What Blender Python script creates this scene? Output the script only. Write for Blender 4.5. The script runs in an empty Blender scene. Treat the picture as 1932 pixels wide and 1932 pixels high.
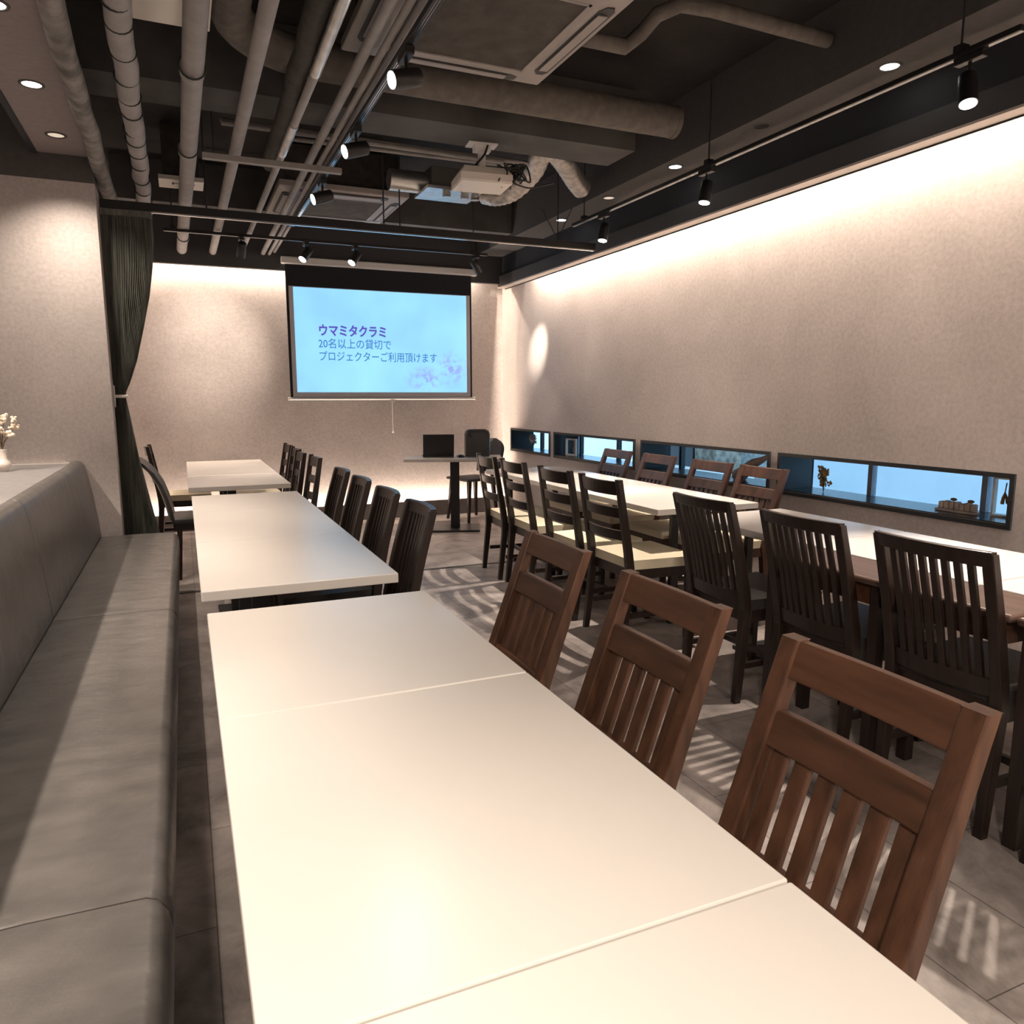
import bpy, math, random
from mathutils import Vector, Matrix
random.seed(7)
sc = bpy.context.scene
COL = sc.collection
PI = math.pi

# ------------------------------------------------------------------ camera
cam_d = bpy.data.cameras.new('camera'); cam = bpy.data.objects.new('camera', cam_d); COL.objects.link(cam)
cam_d.sensor_width = 36; cam_d.lens = 1415.1/1932*36; cam_d.clip_start = 0.02
def _cam(yaw, pitch, roll):
    cy, sy, cp, sp = math.cos(yaw), math.sin(yaw), math.cos(pitch), math.sin(pitch)
    f = Vector((sy*cp, cy*cp, sp)); r = Vector((cy, -sy, 0)); d = f.cross(r)
    c, s = math.cos(roll), math.sin(roll)
    r2 = c*r + s*d; d2 = -s*r + c*d
    m = Matrix((r2, -d2, -f)).transposed().to_4x4(); m.translation = (0, 0, 1.30)
    return m
cam.matrix_world = _cam(0.410396, -0.151858, 0.0015253)
sc.camera = cam

# ------------------------------------------------------------------ world, exposure
W = bpy.data.worlds.new('world'); sc.world = W; W.use_nodes = True
bg = W.node_tree.nodes['Background']; bg.inputs[0].default_value = (0.40, 0.70, 1.0, 1); bg.inputs[1].default_value = 1.5
sc.view_settings.view_transform = 'Standard'; sc.view_settings.look = 'None'
sc.view_settings.gamma = 1; sc.view_settings.use_curve_mapping = False
sc.view_settings.exposure = 0.9
WARM = (1.0, 0.80, 0.64)
WARM2 = (1.0, 0.84, 0.70)
def link(o, parent=None):
    COL.objects.link(o)
    if parent: o.parent = parent
    return o
def area(name, loc, rot, sx, sy, power, color=WARM, parent=None, spread=PI):
    d = bpy.data.lights.new(name, 'AREA'); d.shape = 'RECTANGLE'; d.size = sx; d.size_y = sy
    d.energy = power; d.color = color; d.spread = spread
    o = link(bpy.data.objects.new(name, d), parent); o.location = loc; o.rotation_euler = rot
    return o
def spot(name, loc, target, power, angle=60, blend=0.6, color=WARM2, parent=None, radius=0.03):
    d = bpy.data.lights.new(name, 'SPOT'); d.energy = power; d.spot_size = math.radians(angle); d.spot_blend = blend
    d.color = color; d.shadow_soft_size = radius
    o = link(bpy.data.objects.new(name, d), parent); o.location = loc
    v = Vector(target) - Vector(loc); o.rotation_euler = v.to_track_quat('-Z', 'Y').to_euler()
    return o
# LED strips hidden in the coves of the room
area('cove_light_right', (3.345, 2.6, 2.74), (0, 0, 0), 0.03, 9.0, 320, WARM)
area('cove_light_back', (1.2, 8.03, 2.70), (0, 0, 0), 3.6, 0.03, 60, WARM)
area('plinth_light_back', (1.4, 8.04, 0.06), (PI, 0, 0), 3.9, 0.03, 44, WARM)

# ------------------------------------------------------------------ materials
def mat(name, color, rough=0.5, metal=0.0, noise=0.0, nscale=8.0, bump=0.0, bscale=60.0, emit=None, estr=0.0, spec=0.5, stretch=(1, 1, 1), alt=None, detail=4.0):
    m = bpy.data.materials.new(name); m.use_nodes = True
    nt = m.node_tree; b = nt.nodes['Principled BSDF']
    b.inputs['Base Color'].default_value = (*color, 1); b.inputs['Roughness'].default_value = rough
    b.inputs['Metallic'].default_value = metal; b.inputs['Specular IOR Level'].default_value = spec
    if emit: b.inputs['Emission Color'].default_value = (*emit, 1); b.inputs['Emission Strength'].default_value = estr
    if noise or bump:
        tc = nt.nodes.new('ShaderNodeTexCoord'); mp = nt.nodes.new('ShaderNodeMapping'); mp.inputs['Scale'].default_value = stretch
        nt.links.new(tc.outputs['Object'], mp.inputs[0])
    if noise:
        n = nt.nodes.new('ShaderNodeTexNoise'); n.inputs['Scale'].default_value = nscale; n.inputs['Detail'].default_value = detail
        nt.links.new(mp.outputs[0], n.inputs[0])
        r = nt.nodes.new('ShaderNodeValToRGB')
        lo = alt or tuple(c*(1-noise) for c in color); hi = tuple(min(1, c*(1+noise)) for c in color) if not alt else color
        r.color_ramp.elements[0].position = 0.3; r.color_ramp.elements[1].position = 0.7
        r.color_ramp.elements[0].color = (*lo, 1); r.color_ramp.elements[1].color = (*hi, 1)
        nt.links.new(n.outputs[0], r.inputs[0]); nt.links.new(r.outputs[0], b.inputs['Base Color'])
    if bump:
        n2 = nt.nodes.new('ShaderNodeTexNoise'); n2.inputs['Scale'].default_value = bscale; n2.inputs['Detail'].default_value = 5
        nt.links.new(mp.outputs[0], n2.inputs[0])
        bp = nt.nodes.new('ShaderNodeBump'); bp.inputs['Strength'].default_value = bump; bp.inputs['Distance'].default_value = 0.01
        nt.links.new(n2.outputs[0], bp.inputs['Height']); nt.links.new(bp.outputs[0], b.inputs['Normal'])
    return m

def wall_mat():
    m = bpy.data.materials.new('concrete_wallpaper'); m.use_nodes = True
    nt = m.node_tree; b = nt.nodes['Principled BSDF']; b.inputs['Roughness'].default_value = 0.75; b.inputs['Specular IOR Level'].default_value = 0.2
    tc = nt.nodes.new('ShaderNodeTexCoord')
    n1 = nt.nodes.new('ShaderNodeTexNoise'); n1.inputs['Scale'].default_value = 1.6; n1.inputs['Detail'].default_value = 7; n1.inputs['Roughness'].default_value = 0.62
    n2 = nt.nodes.new('ShaderNodeTexNoise'); n2.inputs['Scale'].default_value = 45; n2.inputs['Detail'].default_value = 6; n2.inputs['Roughness'].default_value = 0.7
    for n in (n1, n2): nt.links.new(tc.outputs['Object'], n.inputs[0])
    r1 = nt.nodes.new('ShaderNodeValToRGB'); r1.color_ramp.elements[0].position = .3; r1.color_ramp.elements[1].position = .72
    r1.color_ramp.elements[0].color = (.47, .43, .415, 1); r1.color_ramp.elements[1].color = (.60, .545, .525, 1)
    r2 = nt.nodes.new('ShaderNodeValToRGB'); r2.color_ramp.elements[0].position = .33; r2.color_ramp.elements[1].position = .62
    r2.color_ramp.elements[0].color = (.80, .79, .78, 1); r2.color_ramp.elements[1].color = (1, 1, 1, 1)
    mx = nt.nodes.new('ShaderNodeMix'); mx.data_type = 'RGBA'; mx.blend_type = 'MULTIPLY'; mx.inputs[0].default_value = 1
    nt.links.new(n1.outputs[0], r1.inputs[0]); nt.links.new(n2.outputs[0], r2.inputs[0])
    nt.links.new(r1.outputs[0], mx.inputs[6]); nt.links.new(r2.outputs[0], mx.inputs[7]); nt.links.new(mx.outputs[2], b.inputs['Base Color'])
    return m

def floor_mat():
    m = bpy.data.materials.new('stone_plank_floor'); m.use_nodes = True
    nt = m.node_tree; b = nt.nodes['Principled BSDF']; b.inputs['Roughness'].default_value = 0.42; b.inputs['Specular IOR Level'].default_value = .4
    tc = nt.nodes.new('ShaderNodeTexCoord')
    mp = nt.nodes.new('ShaderNodeMapping'); mp.inputs['Rotation'].default_value = (0, 0, PI/2); nt.links.new(tc.outputs['Object'], mp.inputs[0])
    br = nt.nodes.new('ShaderNodeTexBrick'); br.inputs['Scale'].default_value = 1; br.inputs['Brick Width'].default_value = .92; br.inputs['Row Height'].default_value = .305
    br.inputs['Mortar Size'].default_value = .0018; br.inputs['Color1'].default_value = (.88, .88, .88, 1); br.inputs['Color2'].default_value = (1, 1, 1, 1); br.inputs['Mortar'].default_value = (.35, .35, .35, 1)
    nt.links.new(mp.outputs[0], br.inputs[0])
    n1 = nt.nodes.new('ShaderNodeTexNoise'); n1.inputs['Scale'].default_value = 3.5; n1.inputs['Detail'].default_value = 9; n1.inputs['Roughness'].default_value = .65; n1.inputs['Distortion'].default_value = .6
    nt.links.new(tc.outputs['Object'], n1.inputs[0])
    r = nt.nodes.new('ShaderNodeValToRGB'); r.color_ramp.elements[0].position = .32; r.color_ramp.elements[1].position = .7
    r.color_ramp.elements[0].color = (.15, .130, .122, 1); r.color_ramp.elements[1].color = (.50, .445, .42, 1)
    nt.links.new(n1.outputs[0], r.inputs[0])
    mx = nt.nodes.new('ShaderNodeMix'); mx.data_type = 'RGBA'; mx.blend_type = 'MULTIPLY'; mx.inputs[0].default_value = 1
    nt.links.new(r.outputs[0], mx.inputs[6]); nt.links.new(br.outputs[0], mx.inputs[7]); nt.links.new(mx.outputs[2], b.inputs['Base Color'])
    bp = nt.nodes.new('ShaderNodeBump'); bp.inputs['Strength'].default_value = .15; bp.inputs['Distance'].default_value = .01
    nt.links.new(n1.outputs[0], bp.inputs['Height']); nt.links.new(bp.outputs[0], b.inputs['Normal'])
    return m

def slide_mat():
    # the projected slide: pale blue with a lavender blossom cluster low on the right
    m = bpy.data.materials.new('projected_slide'); m.use_nodes = True
    nt = m.node_tree; b = nt.nodes['Principled BSDF']; b.inputs['Roughness'].default_value = .9; b.inputs['Base Color'].default_value = (.1, .1, .1, 1)
    tc = nt.nodes.new('ShaderNodeTexCoord')
    def dist(cx, cz, sx, sz):
        mp = nt.nodes.new('ShaderNodeMapping'); mp.vector_type = 'TEXTURE'
        mp.inputs['Location'].default_value = (cx, 0, cz); mp.inputs['Scale'].default_value = (sx, 1, sz)
        nt.links.new(tc.outputs['Object'], mp.inputs[0])
        sp = nt.nodes.new('ShaderNodeVectorMath'); sp.operation = 'MULTIPLY'; sp.inputs[1].default_value = (1, 0, 1); nt.links.new(mp.outputs[0], sp.inputs[0])
        ln = nt.nodes.new('ShaderNodeVectorMath'); ln.operation = 'LENGTH'; nt.links.new(sp.outputs[0], ln.inputs[0])
        mr = nt.nodes.new('ShaderNodeMapRange'); mr.inputs[1].default_value = 1; mr.inputs[2].default_value = .2; nt.links.new(ln.outputs['Value'], mr.inputs[0])
        return mr.outputs[0]
    d1 = dist(.72, -.26, .20, .22); d2 = dist(.42, -.37, .24, .15)
    mx = nt.nodes.new('ShaderNodeMath'); mx.operation = 'MAXIMUM'; nt.links.new(d1, mx.inputs[0]); nt.links.new(d2, mx.inputs[1])
    vo = nt.nodes.new('ShaderNodeTexNoise'); vo.inputs['Scale'].default_value = 17; vo.inputs['Detail'].default_value = 4; vo.inputs['Roughness'].default_value = .6
    nt.links.new(tc.outputs['Object'], vo.inputs[0])
    rr = nt.nodes.new('ShaderNodeValToRGB'); rr.color_ramp.elements[0].position = .44; rr.color_ramp.elements[1].position = .60
    nt.links.new(vo.outputs[0], rr.inputs[0])
    ml = nt.nodes.new('ShaderNodeMath'); ml.operation = 'MULTIPLY'; nt.links.new(mx.outputs[0], ml.inputs[0]); nt.links.new(rr.outputs[0], ml.inputs[1])
    base = nt.nodes.new('ShaderNodeValToRGB'); base.color_ramp.elements[0].position = .3; base.color_ramp.elements[1].position = .75
    base.color_ramp.elements[0].color = (.25, .58, 1.0, 1); base.color_ramp.elements[1].color = (.33, .76, 1.0, 1)
    big = nt.nodes.new('ShaderNodeTexNoise'); big.inputs['Scale'].default_value = 1.7; nt.links.new(tc.outputs['Object'], big.inputs[0]); nt.links.new(big.outputs[0], base.inputs[0])
    mix = nt.nodes.new('ShaderNodeMix'); mix.data_type = 'RGBA'; nt.links.new(ml.outputs[0], mix.inputs[0]); nt.links.new(base.outputs[0], mix.inputs[6]); mix.inputs[7].default_value = (.28, .30, .80, 1)
    nt.links.new(mix.outputs[2], b.inputs['Emission Color']); b.inputs['Emission Strength'].default_value = .62
    return m

M = {}
M['wall'] = wall_mat(); M['floor'] = floor_mat(); M['slide'] = slide_mat()
M['black_paint'] = mat('black_paint', (.012, .012, .014), .7, noise=.3, nscale=5)
M['ceiling'] = mat('painted_ceiling_slab', (.014, .012, .011), .9, noise=.5, nscale=3, bump=.4, bscale=14)
M['beam'] = mat('painted_concrete', (.085, .082, .080), .85, noise=.25, nscale=4, bump=.2, bscale=20)
M['soffit'] = mat('dark_grey_soffit', (.085, .080, .078), .8, noise=.08, nscale=30)
M['navy'] = mat('black_valance', (.020, .022, .028), .75)
M['grey_valance'] = mat('dark_valance', (.055, .055, .058), .6)
M['ledge'] = mat('grey_plinth', (.20, .185, .18), .6, noise=.1, nscale=12)
M['white_top'] = mat('white_laminate', (.63, .605, .575), .27, noise=.015, nscale=4)
M['black_metal'] = mat('black_powder_coat', (.012, .012, .013), .42, spec=.5)
M['walnut'] = mat('walnut_wood', (.080, .036, .020), .38, noise=.45, nscale=5, stretch=(6, 6, .8), bump=.08, bscale=40)
M['walnut2'] = mat('walnut_wood_rails', (.085, .038, .021), .38, noise=.40, nscale=5, stretch=(.8, 6, 6), bump=.08, bscale=40)
M['walnut_shaded'] = mat('shaded_walnut_wood', (.058, .026, .015), .4, noise=.45, nscale=5, stretch=(6, 6, .8))  # same walnut, colour darkened to shade the spotlit window-side chairs
M['espresso'] = mat('espresso_wood', (.018, .010, .0075), .36, noise=.4, nscale=6, stretch=(5, 5, .8))
M['brown_top'] = mat('brown_wood_top', (.085, .050, .038), .36, noise=.25, nscale=5, stretch=(8, 1, 8))
M['cream'] = mat('cream_vinyl', (.66, .60, .45), .45, noise=.05, nscale=10, bump=.1, bscale=80)
M['black_vinyl'] = mat('dark_grey_vinyl', (.035, .034, .034), .42, noise=.2, nscale=12, bump=.15, bscale=120)
M['leather'] = mat('black_leather', (.098, .091, .086), .33, noise=.22, nscale=7, bump=.45, bscale=9, stretch=(1, 1.6, 1), detail=6)
M['counter'] = mat('grey_counter', (.22, .21, .21), .5, noise=.12, nscale=20)
M['pipe'] = mat('grey_painted_pipe', (.27, .255, .25), .6, noise=.12, nscale=10)
M['pipe_dirty'] = mat('stained_lagging', (.20, .185, .175), .85, noise=.5, nscale=11, bump=.5, bscale=30)
M['wrap'] = mat('taped_lagging', (.30, .285, .28), .7, noise=.14, nscale=8, bump=.25, bscale=22)
M['tie'] = mat('black_tie', (.02, .025, .022), .6)
M['dark_lag'] = mat('dark_lagging', (.035, .030, .026), .8, noise=.4, nscale=12, bump=.4, bscale=30)
M['duct'] = mat('grey_duct_lagging', (.14, .125, .11), .85, noise=.2, nscale=20, bump=.35, bscale=40)
M['galv'] = mat('galvanised_steel', (.55, .55, .54), .38, metal=.9, noise=.15, nscale=14)
M['foil'] = mat('crinkled_foil', (.60, .57, .53), .36, metal=.85, noise=.3, nscale=26, bump=.9, bscale=45)
M['ac'] = mat('aged_ac_plastic', (.36, .33, .31), .55, noise=.06, nscale=6)
M['ac_grille'] = mat('ac_filter_grille', (.085, .075, .065), .85, noise=.3, nscale=10, bump=.6, bscale=180)
M['ac_slot'] = mat('ac_slot', (.05, .05, .05), .6)
M['white_plastic'] = mat('white_plastic', (.86, .81, .75), .5)
M['white_metal'] = mat('white_metal', (.80, .79, .78), .4)
M['screen_white'] = mat('screen_fabric', (.55, .53, .56), .9)
M['screen_black'] = mat('screen_masking', (.012, .014, .019), .85)
M['slide_text'] = mat('slide_text_blue', (.02, .03, .1), .9, emit=(.05, .21, .58), estr=.53)
M['slide_title'] = mat('slide_title_purple', (.02, .03, .1), .9, emit=(.11, .085, .50), estr=.53)
M['lamp'] = mat('lit_lens', (1, 1, 1), .5, emit=(1, .95, .88), estr=9)
M['lamp_dim'] = mat('dim_lens', (.75, .66, .55), .5, emit=(1, .85, .68), estr=.30)
M['chrome'] = mat('chrome', (.7, .7, .7), .2, metal=1)
M['curtain'] = mat('charcoal_strings', (.10, .103, .09), .45, noise=.65, nscale=60, stretch=(1, 1, .05), spec=.6)
M['glass'] = mat('window_glass', (.95, .98, 1), .02)
g = M['glass'].node_tree.nodes['Principled BSDF']; g.inputs['Transmission Weight'].default_value = 1; g.inputs['IOR'].default_value = 1.02
M['win_frame'] = mat('black_window_frame', (.014, .015, .017), .45)
M['sill'] = mat('dark_glossy_sill', (.028, .03, .036), .22)
M['alu'] = mat('grey_window_post', (.22, .24, .28), .5)
M['outside'] = mat('pale_outside_wall', (.80, .86, .9), .9, noise=.06, nscale=2)
M['pale_panel'] = mat('pebbled_panel', (.75, .78, .74), .7, noise=.25, nscale=24, bump=.6, bscale=24)
M['stone'] = mat('mottled_stone', (.34, .29, .23), .8, noise=.55, nscale=16)
M['dry_flower'] = mat('dried_flower', (.36, .22, .09), .9, noise=.5, nscale=30)
M['dry_stem'] = mat('dried_stem', (.14, .09, .05), .9)
M['pampas'] = mat('pale_dried_grass', (.62, .44, .36), .9, noise=.3, nscale=20)
M['blossom'] = mat('cream_blossom', (.85, .72, .58), .8, noise=.2, nscale=20)
M['drift'] = mat('driftwood', (.42, .34, .30), .85, noise=.35, nscale=12, bump=.5, bscale=30)
M['ceramic'] = mat('white_ceramic', (.80, .72, .66), .35)
M['laptop'] = mat('black_laptop', (.012, .013, .015), .38)
M['screen_dark'] = mat('laptop_display', (.02, .03, .05), .2)
M['bag'] = mat('black_patent', (.006, .006, .007), .28, bump=.3, bscale=30)
M['shell'] = mat('charcoal_shell', (.045, .048, .055), .5)
M['cable'] = mat('black_cable', (.012, .012, .012), .5)
M['rod'] = mat('dark_rod', (.03, .03, .03), .6)

# ------------------------------------------------------------------ mesh building
class MB:
    def __init__(s): s.v = []; s.f = []; s.sm = []
    def add(s, vs, fs, smooth=False):
        o = len(s.v); s.v += [tuple(p) for p in vs]; s.f += [tuple(i+o for i in f) for f in fs]; s.sm += [smooth]*len(fs); return s
    def box(s, x0, x1, y0, y1, z0, z1):
        vs = [(x0,y0,z0),(x1,y0,z0),(x1,y1,z0),(x0,y1,z0),(x0,y0,z1),(x1,y0,z1),(x1,y1,z1),(x0,y1,z1)]
        return s.add(vs, [(0,3,2,1),(4,5,6,7),(0,1,5,4),(1,2,6,5),(2,3,7,6),(3,0,4,7)])
    def loft(s, rings, closed=True, smooth=True, caps=True):
        n = len(rings[0]); vs = [p for r in rings for p in r]; fs = []
        for i in range(len(rings)-1):
            for j in range(n if closed else n-1):
                k = (j+1) % n; fs.append((i*n+j, i*n+k, (i+1)*n+k, (i+1)*n+j))
        s.add(vs, fs, smooth)
        if caps and closed:
            s.add(rings[0], [tuple(range(n-1, -1, -1))]); s.add(rings[-1], [tuple(range(n))])
        return s
    def rects(s, secs, smooth=False):      # horizontal rectangles (cx,cy,cz,hx,hy) stacked
        return s.loft([[(x-a,y-b,z),(x+a,y-b,z),(x+a,y+b,z),(x-a,y+b,z)] for x,y,z,a,b in secs], smooth=smooth)
    def tube(s, path, r, n=12, smooth=True, caps=True, rfun=None):
        P = [Vector(p) for p in path]; rings = []
        up = Vector((0,0,1)); prev = None
        for i, p in enumerate(P):
            t = (P[min(i+1, len(P)-1)] - P[max(i-1, 0)]).normalized()
            if prev is None:
                a = up if abs(t.z) < .9 else Vector((1,0,0)); u = t.cross(a).normalized()
            else:
                u = prev - t*prev.dot(t)
                u = u.normalized() if u.length > 1e-6 else t.cross(Vector((1,0,0))).normalized()
            prev = u; w = t.cross(u); rr = rfun(i) if rfun else r
            rings.append([tuple(p + (u*math.cos(2*PI*j/n) + w*math.sin(2*PI*j/n))*rr) for j in range(n)])
        return s.loft(rings, smooth=smooth, caps=caps)
    def lathe(s, prof, n=20, c=(0,0,0), smooth=True, caps=True):
        rings = [[(c[0]+r*math.cos(2*PI*j/n), c[1]+r*math.sin(2*PI*j/n), c[2]+z) for j in range(n)] for r, z in prof]
        return s.loft(rings, smooth=smooth, caps=caps)
    def ball(s, c, r, n=8, m=6, sq=(1,1,1)):
        rings = []
        for i in range(m+1):
            a = PI*i/m; rr = max(1e-4, math.sin(a)*r)
            rings.append([(c[0]+sq[0]*rr*math.cos(2*PI*j/n), c[1]+sq[1]*rr*math.sin(2*PI*j/n), c[2]-sq[2]*math.cos(a)*r) for j in range(n)])
        return s.loft(rings, caps=False)
    def mesh(s, name):
        me = bpy.data.meshes.new(name); me.from_pydata(s.v, [], s.f)
        me.polygons.foreach_set('use_smooth', s.sm); me.update(); return me
def obj(name, mb, m, parent=None, bevel=0.0, seg=2, loc=None):
    me = mb.mesh(name); me.materials.append(m)
    o = bpy.data.objects.new(name, me); link(o, parent)
    if loc: o.location = loc
    if bevel:
        b = o.modifiers.new('bevel', 'BEVEL'); b.width = bevel; b.segments = seg; b.limit_method = 'ANGLE'; b.angle_limit = math.radians(40)
    return o
def B(*a): return MB().box(*a)
def tag(o, label, cat, group=None):
    o['label'] = label; o['category'] = cat
    if group: o['group'] = group
    return o
def thing(name, label, cat, loc=(0,0,0), rotz=0, group=None):
    o = bpy.data.objects.new(name, None); link(o); o.empty_display_size = .1
    o.location = loc; o.rotation_euler = (0,0,rotz); return tag(o, label, cat, group)
def struct(name, mb, m, parent=None, bevel=0, label=None):
    o = obj(name, mb, m, parent, bevel)
    if not parent:
        o['kind'] = 'structure'
        if label: o['label'] = label
    return o
def dup(root, loc, rotz, label, group=None):
    def cp(o, par):
        c = o.copy(); link(c, par)
        for ch in list(o.children): cp(ch, c)
        return c
    r = cp(root, None); r.location = loc; r.rotation_euler = (0,0,rotz); r['label'] = label
    if group: r['group'] = group
    return r
def arc(c, r, a0, a1, n, plane='xy', z=0):
    return [(c[0]+r*math.cos(a0+(a1-a0)*i/n), c[1]+r*math.sin(a0+(a1-a0)*i/n), z) for i in range(n+1)]

# ------------------------------------------------------------------ the room
XR, YB, YF, XL = 3.40, 8.08, -2.2, -2.3
struct('floor', B(XL, XR+.02, YF, YB+.02, -.05, 0), M['floor'])
struct('trim_1', B(-.4, XR, 5.37, 5.405, .0, .004), mat('floor_strip', (.05,.047,.045), .5))
struct('ceiling', B(XL-.1, 4.0, YF-.1, YB+.2, 3.15, 3.25), M['ceiling'])
WIN = [(6.835, 7.83), (5.265, 6.75), (3.70, 5.175), (2.16, 3.63)]; WZ0, WZ1 = .702, .957
w = MB(); ys = [YF] + sorted([y for p in WIN for y in p]) + [YB+.1]
w.box(XR, XR+.12, YF, YB+.1, 0, WZ0).box(XR, XR+.12, YF, YB+.1, WZ1, 3.15)
for i in range(0, len(ys), 2): w.box(XR, XR+.12, ys[i], ys[i+1], WZ0, WZ1)
struct('wall_right', w, M['wall'])
struct('wall_back', B(-.7, XR, YB, YB+.1, 0, 3.15), M['wall'])
struct('wall_front', B(XL, XR, YF-.1, YF, 0, 3.15), M['wall'])
struct('wall_left_far', B(XL-.1, XL, YF, 5.5, 0, 3.15), M['wall'])
struct('wall_left', B(XL, -.405, 5.40, 5.66, 0, 2.582), M['wall'], label='short pale wall at the end of the black bench')
struct('trim_2', B(XL, -.405, 5.398, 5.66, 2.584, 3.15), M['soffit'])
struct('wall_left_rear', B(XL, -.66, 5.66, YB, 0, 3.15), M['wall'])
struct('trim_3', B(-.69, -.385, YF, 5.398, 2.73, 2.80), mat('mauve_soffit', (.26, .22, .22), .8, noise=.08, nscale=30))
struct('trim_4', B(-.385, -.372, YF, 5.398, 2.715, 2.84), M['black_paint'])
struct('trim_5', B(-.72, -.69, YF, 5.398, 2.72, 3.15), M['navy'])
struct('trim_6', B(2.97, XR, YF, 7.79, 2.80, 3.149), M['soffit'])
struct('trim_7', B(3.27, 3.285, YF, 7.84, 2.60, 2.80), M['navy'])
struct('trim_8', B(3.245, 3.265, YF, 7.84, 2.49, 2.60), M['grey_valance'])
struct('trim_9', B(3.245, 3.338, YF, 7.84, 2.478, 2.489), mat('valance_lip', (.5,.45,.41), .6))
struct('trim_10', B(3.330, 3.338, YF, 7.84, 2.470, 2.4775), M['black_paint'])
struct('trim_11', B(-.66, XR, 7.80, 7.86, 2.52, 3.149), M['grey_valance'])
struct('baseboard_back', B(-.66, XR, 7.93, 7.985, 0, .165), M['ledge'])
struct('beam_concrete', B(-.68, 2.66, 4.20, 4.53, 2.80, 3.149), M['beam'])
struct('beam_concrete_far', B(-.40, 2.96, 6.80, 7.05, 2.83, 3.149), M['beam'])
# windows: deep dark display niches with a pane at the back
for k, (y0, y1) in enumerate(WIN):
    we = bpy.data.objects.new('window_%d' % (k+1), None); link(we); we.location = (XR, (y0+y1)/2, WZ0); we['kind'] = 'structure'
    h = (y1-y0)/2; H = WZ1-WZ0; D = .27; t = .022
    fr = MB()
    fr.box(-.012, D, -h, h, 0, t).box(-.012, D, -h, h, H-t, H).box(-.012, D, -h, -h+t, t, H-t).box(-.012, D, h-t, h, t, H-t)
    obj('window_frame', fr, M['win_frame'], we)
    obj('window_sill', B(-.004, D-.01, -h+t, h-t, t, t+.006), M['sill'], we)
    obj('window_pane', B(D-.012, D-.006, -h+t, h-t, t+.006, H-t), M['glass'], we)
    posts = {1: [5.94, 6.655], 2: [4.98], 3: [3.15, 2.465], 0: [7.56]}[k]
    for p in posts:
        o = (y0+y1)/2
        obj('window_mullion', B(D-.03, D+.01, p-o-.015, p-o+.015, t+.006, H-t), M['alu'] if k == 3 else M['win_frame'], we)
# what lies beyond the windows
struct('exterior_wall', B(6.2, 6.4, -3, 14, -.3, 3.2), M['outside'])
struct('exterior_ground', B(3.7, 6.2, -3, 14, -.3, -.2), M['outside'])

# ------------------------------------------------------------------ tables
T = .69
def make_table(name, label, w, d, group, top=None, legs='pedestal', z=T, cat='table', off=0, pw=.13):
    t = thing(name, label, cat, (0,0,0), 0, group)
    obj('tabletop', B(-w/2, w/2, -d/2, d/2, z-.034, z), top or M['white_top'], t, .003)
    if legs == 'pedestal':
        obj('column', B(off-.03, off+.03, -.035, .035, .02, z-.06), M['black_metal'], t, .004)
        obj('base_plate', B(off-pw, off+pw, -d*.28, d*.28, 0, .02), M['black_metal'], t, .004)
        obj('top_bracket', B(-w*.35, w*.35, -.03, .03, z-.06, z-.034), M['black_metal'], t)
    else:
        for sx in (-1, 1):
            for sy in (-1, 1):
                x, y = (-.17, sy*(d/2-.10)) if sx < 0 else (w/2-.045, sy*(d/2-.018))
                obj('leg', B(x-.022, x+.022, y-.016, y+.016, 0, z-.034), M['black_metal'], t, .003)
    return t
def place_tables(rows, x0, x1, group, name='dining_table', off=0, pw=.13):
    for i, (y0, y1, lab) in enumerate(rows):
        t = make_table(name, lab, x1-x0, y1-y0-.004, group, off=off, pw=pw); t.location = ((x0+x1)/2, (y0+y1)/2, 0)
place_tables([(-.14, .662, 'white table cut off by the bottom edge of the photo, beside the black bench'),
              (.662, 1.465, 'large white table beside the bench with the nearest brown chair at its side'),
              (1.465, 2.255, 'white table at the far end of the near row along the bench')], .028, .674, 'white tables of the near row by the bench', off=-.11, pw=.10)
place_tables([(2.515, 3.405, 'white table tinted blue, nearest of the middle row by the bench'),
              (3.405, 4.31, 'white table between the two others of the middle row by the bench'),
              (4.31, 5.08, 'white table at the far end of the middle row by the bench')], .018, .660, 'white tables of the middle row', off=-.11, pw=.10)
place_tables([(5.56, 6.375, 'white table nearest of the far row beneath the left end of the back wall'),
              (6.375, 7.10, 'white table in the middle of the far row before the back wall'),
              (7.10, 7.88, 'white table closest to the back wall, end of the left rows')], .003, .684, 'white tables of the far row', off=-.043, pw=.045)
tA = make_table('long_table', 'long white table along the window wall between ladder-back and brown chairs', .70, 2.56, None, legs='four')
tA.location = (2.70, 4.68, 0)
place_tables([(2.385, 3.17, 'white table by the window wall behind the first slat-back chair'),
              (1.60, 2.38, 'white table under the widest window flush with the brown wooden table'),
              (.80, 1.595, 'white table by the window wall cut off at the right edge')], 2.372, 3.00, 'white tables of the window row')
def brown_table(y0, y1, legs, label):
    t = thing('wooden_table', label, 'table', (2.236, (y0+y1)/2, 0), 0, 'narrow brown tables'); d = y1-y0-.006; w = .258
    obj('tabletop', B(-w/2, w/2, -d/2, d/2, T-.028, T-.002), M['brown_top'], t, .012, 3)
    obj('apron', B(-w/2+.03, w/2-.01, -d/2+.03, d/2-.03, T-.10, T-.028), M['walnut2'], t)
    for yl in legs:
        for sx in (-1, 1):
            x, y = sx*(w/2-.035), yl-(y0+y1)/2; obj('leg', B(x-.02, x+.02, y-.02, y+.02, 0, T-.028), M['espresso'], t, .003)
brown_table(1.312, 2.30, (1.783, 2.276), 'narrow brown wooden table behind the slat-back chairs, flush with white tables')
brown_table(.32, 1.306, (1.268, .40), 'narrow brown wooden table at the right edge, behind the last slat-back chair')

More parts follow.
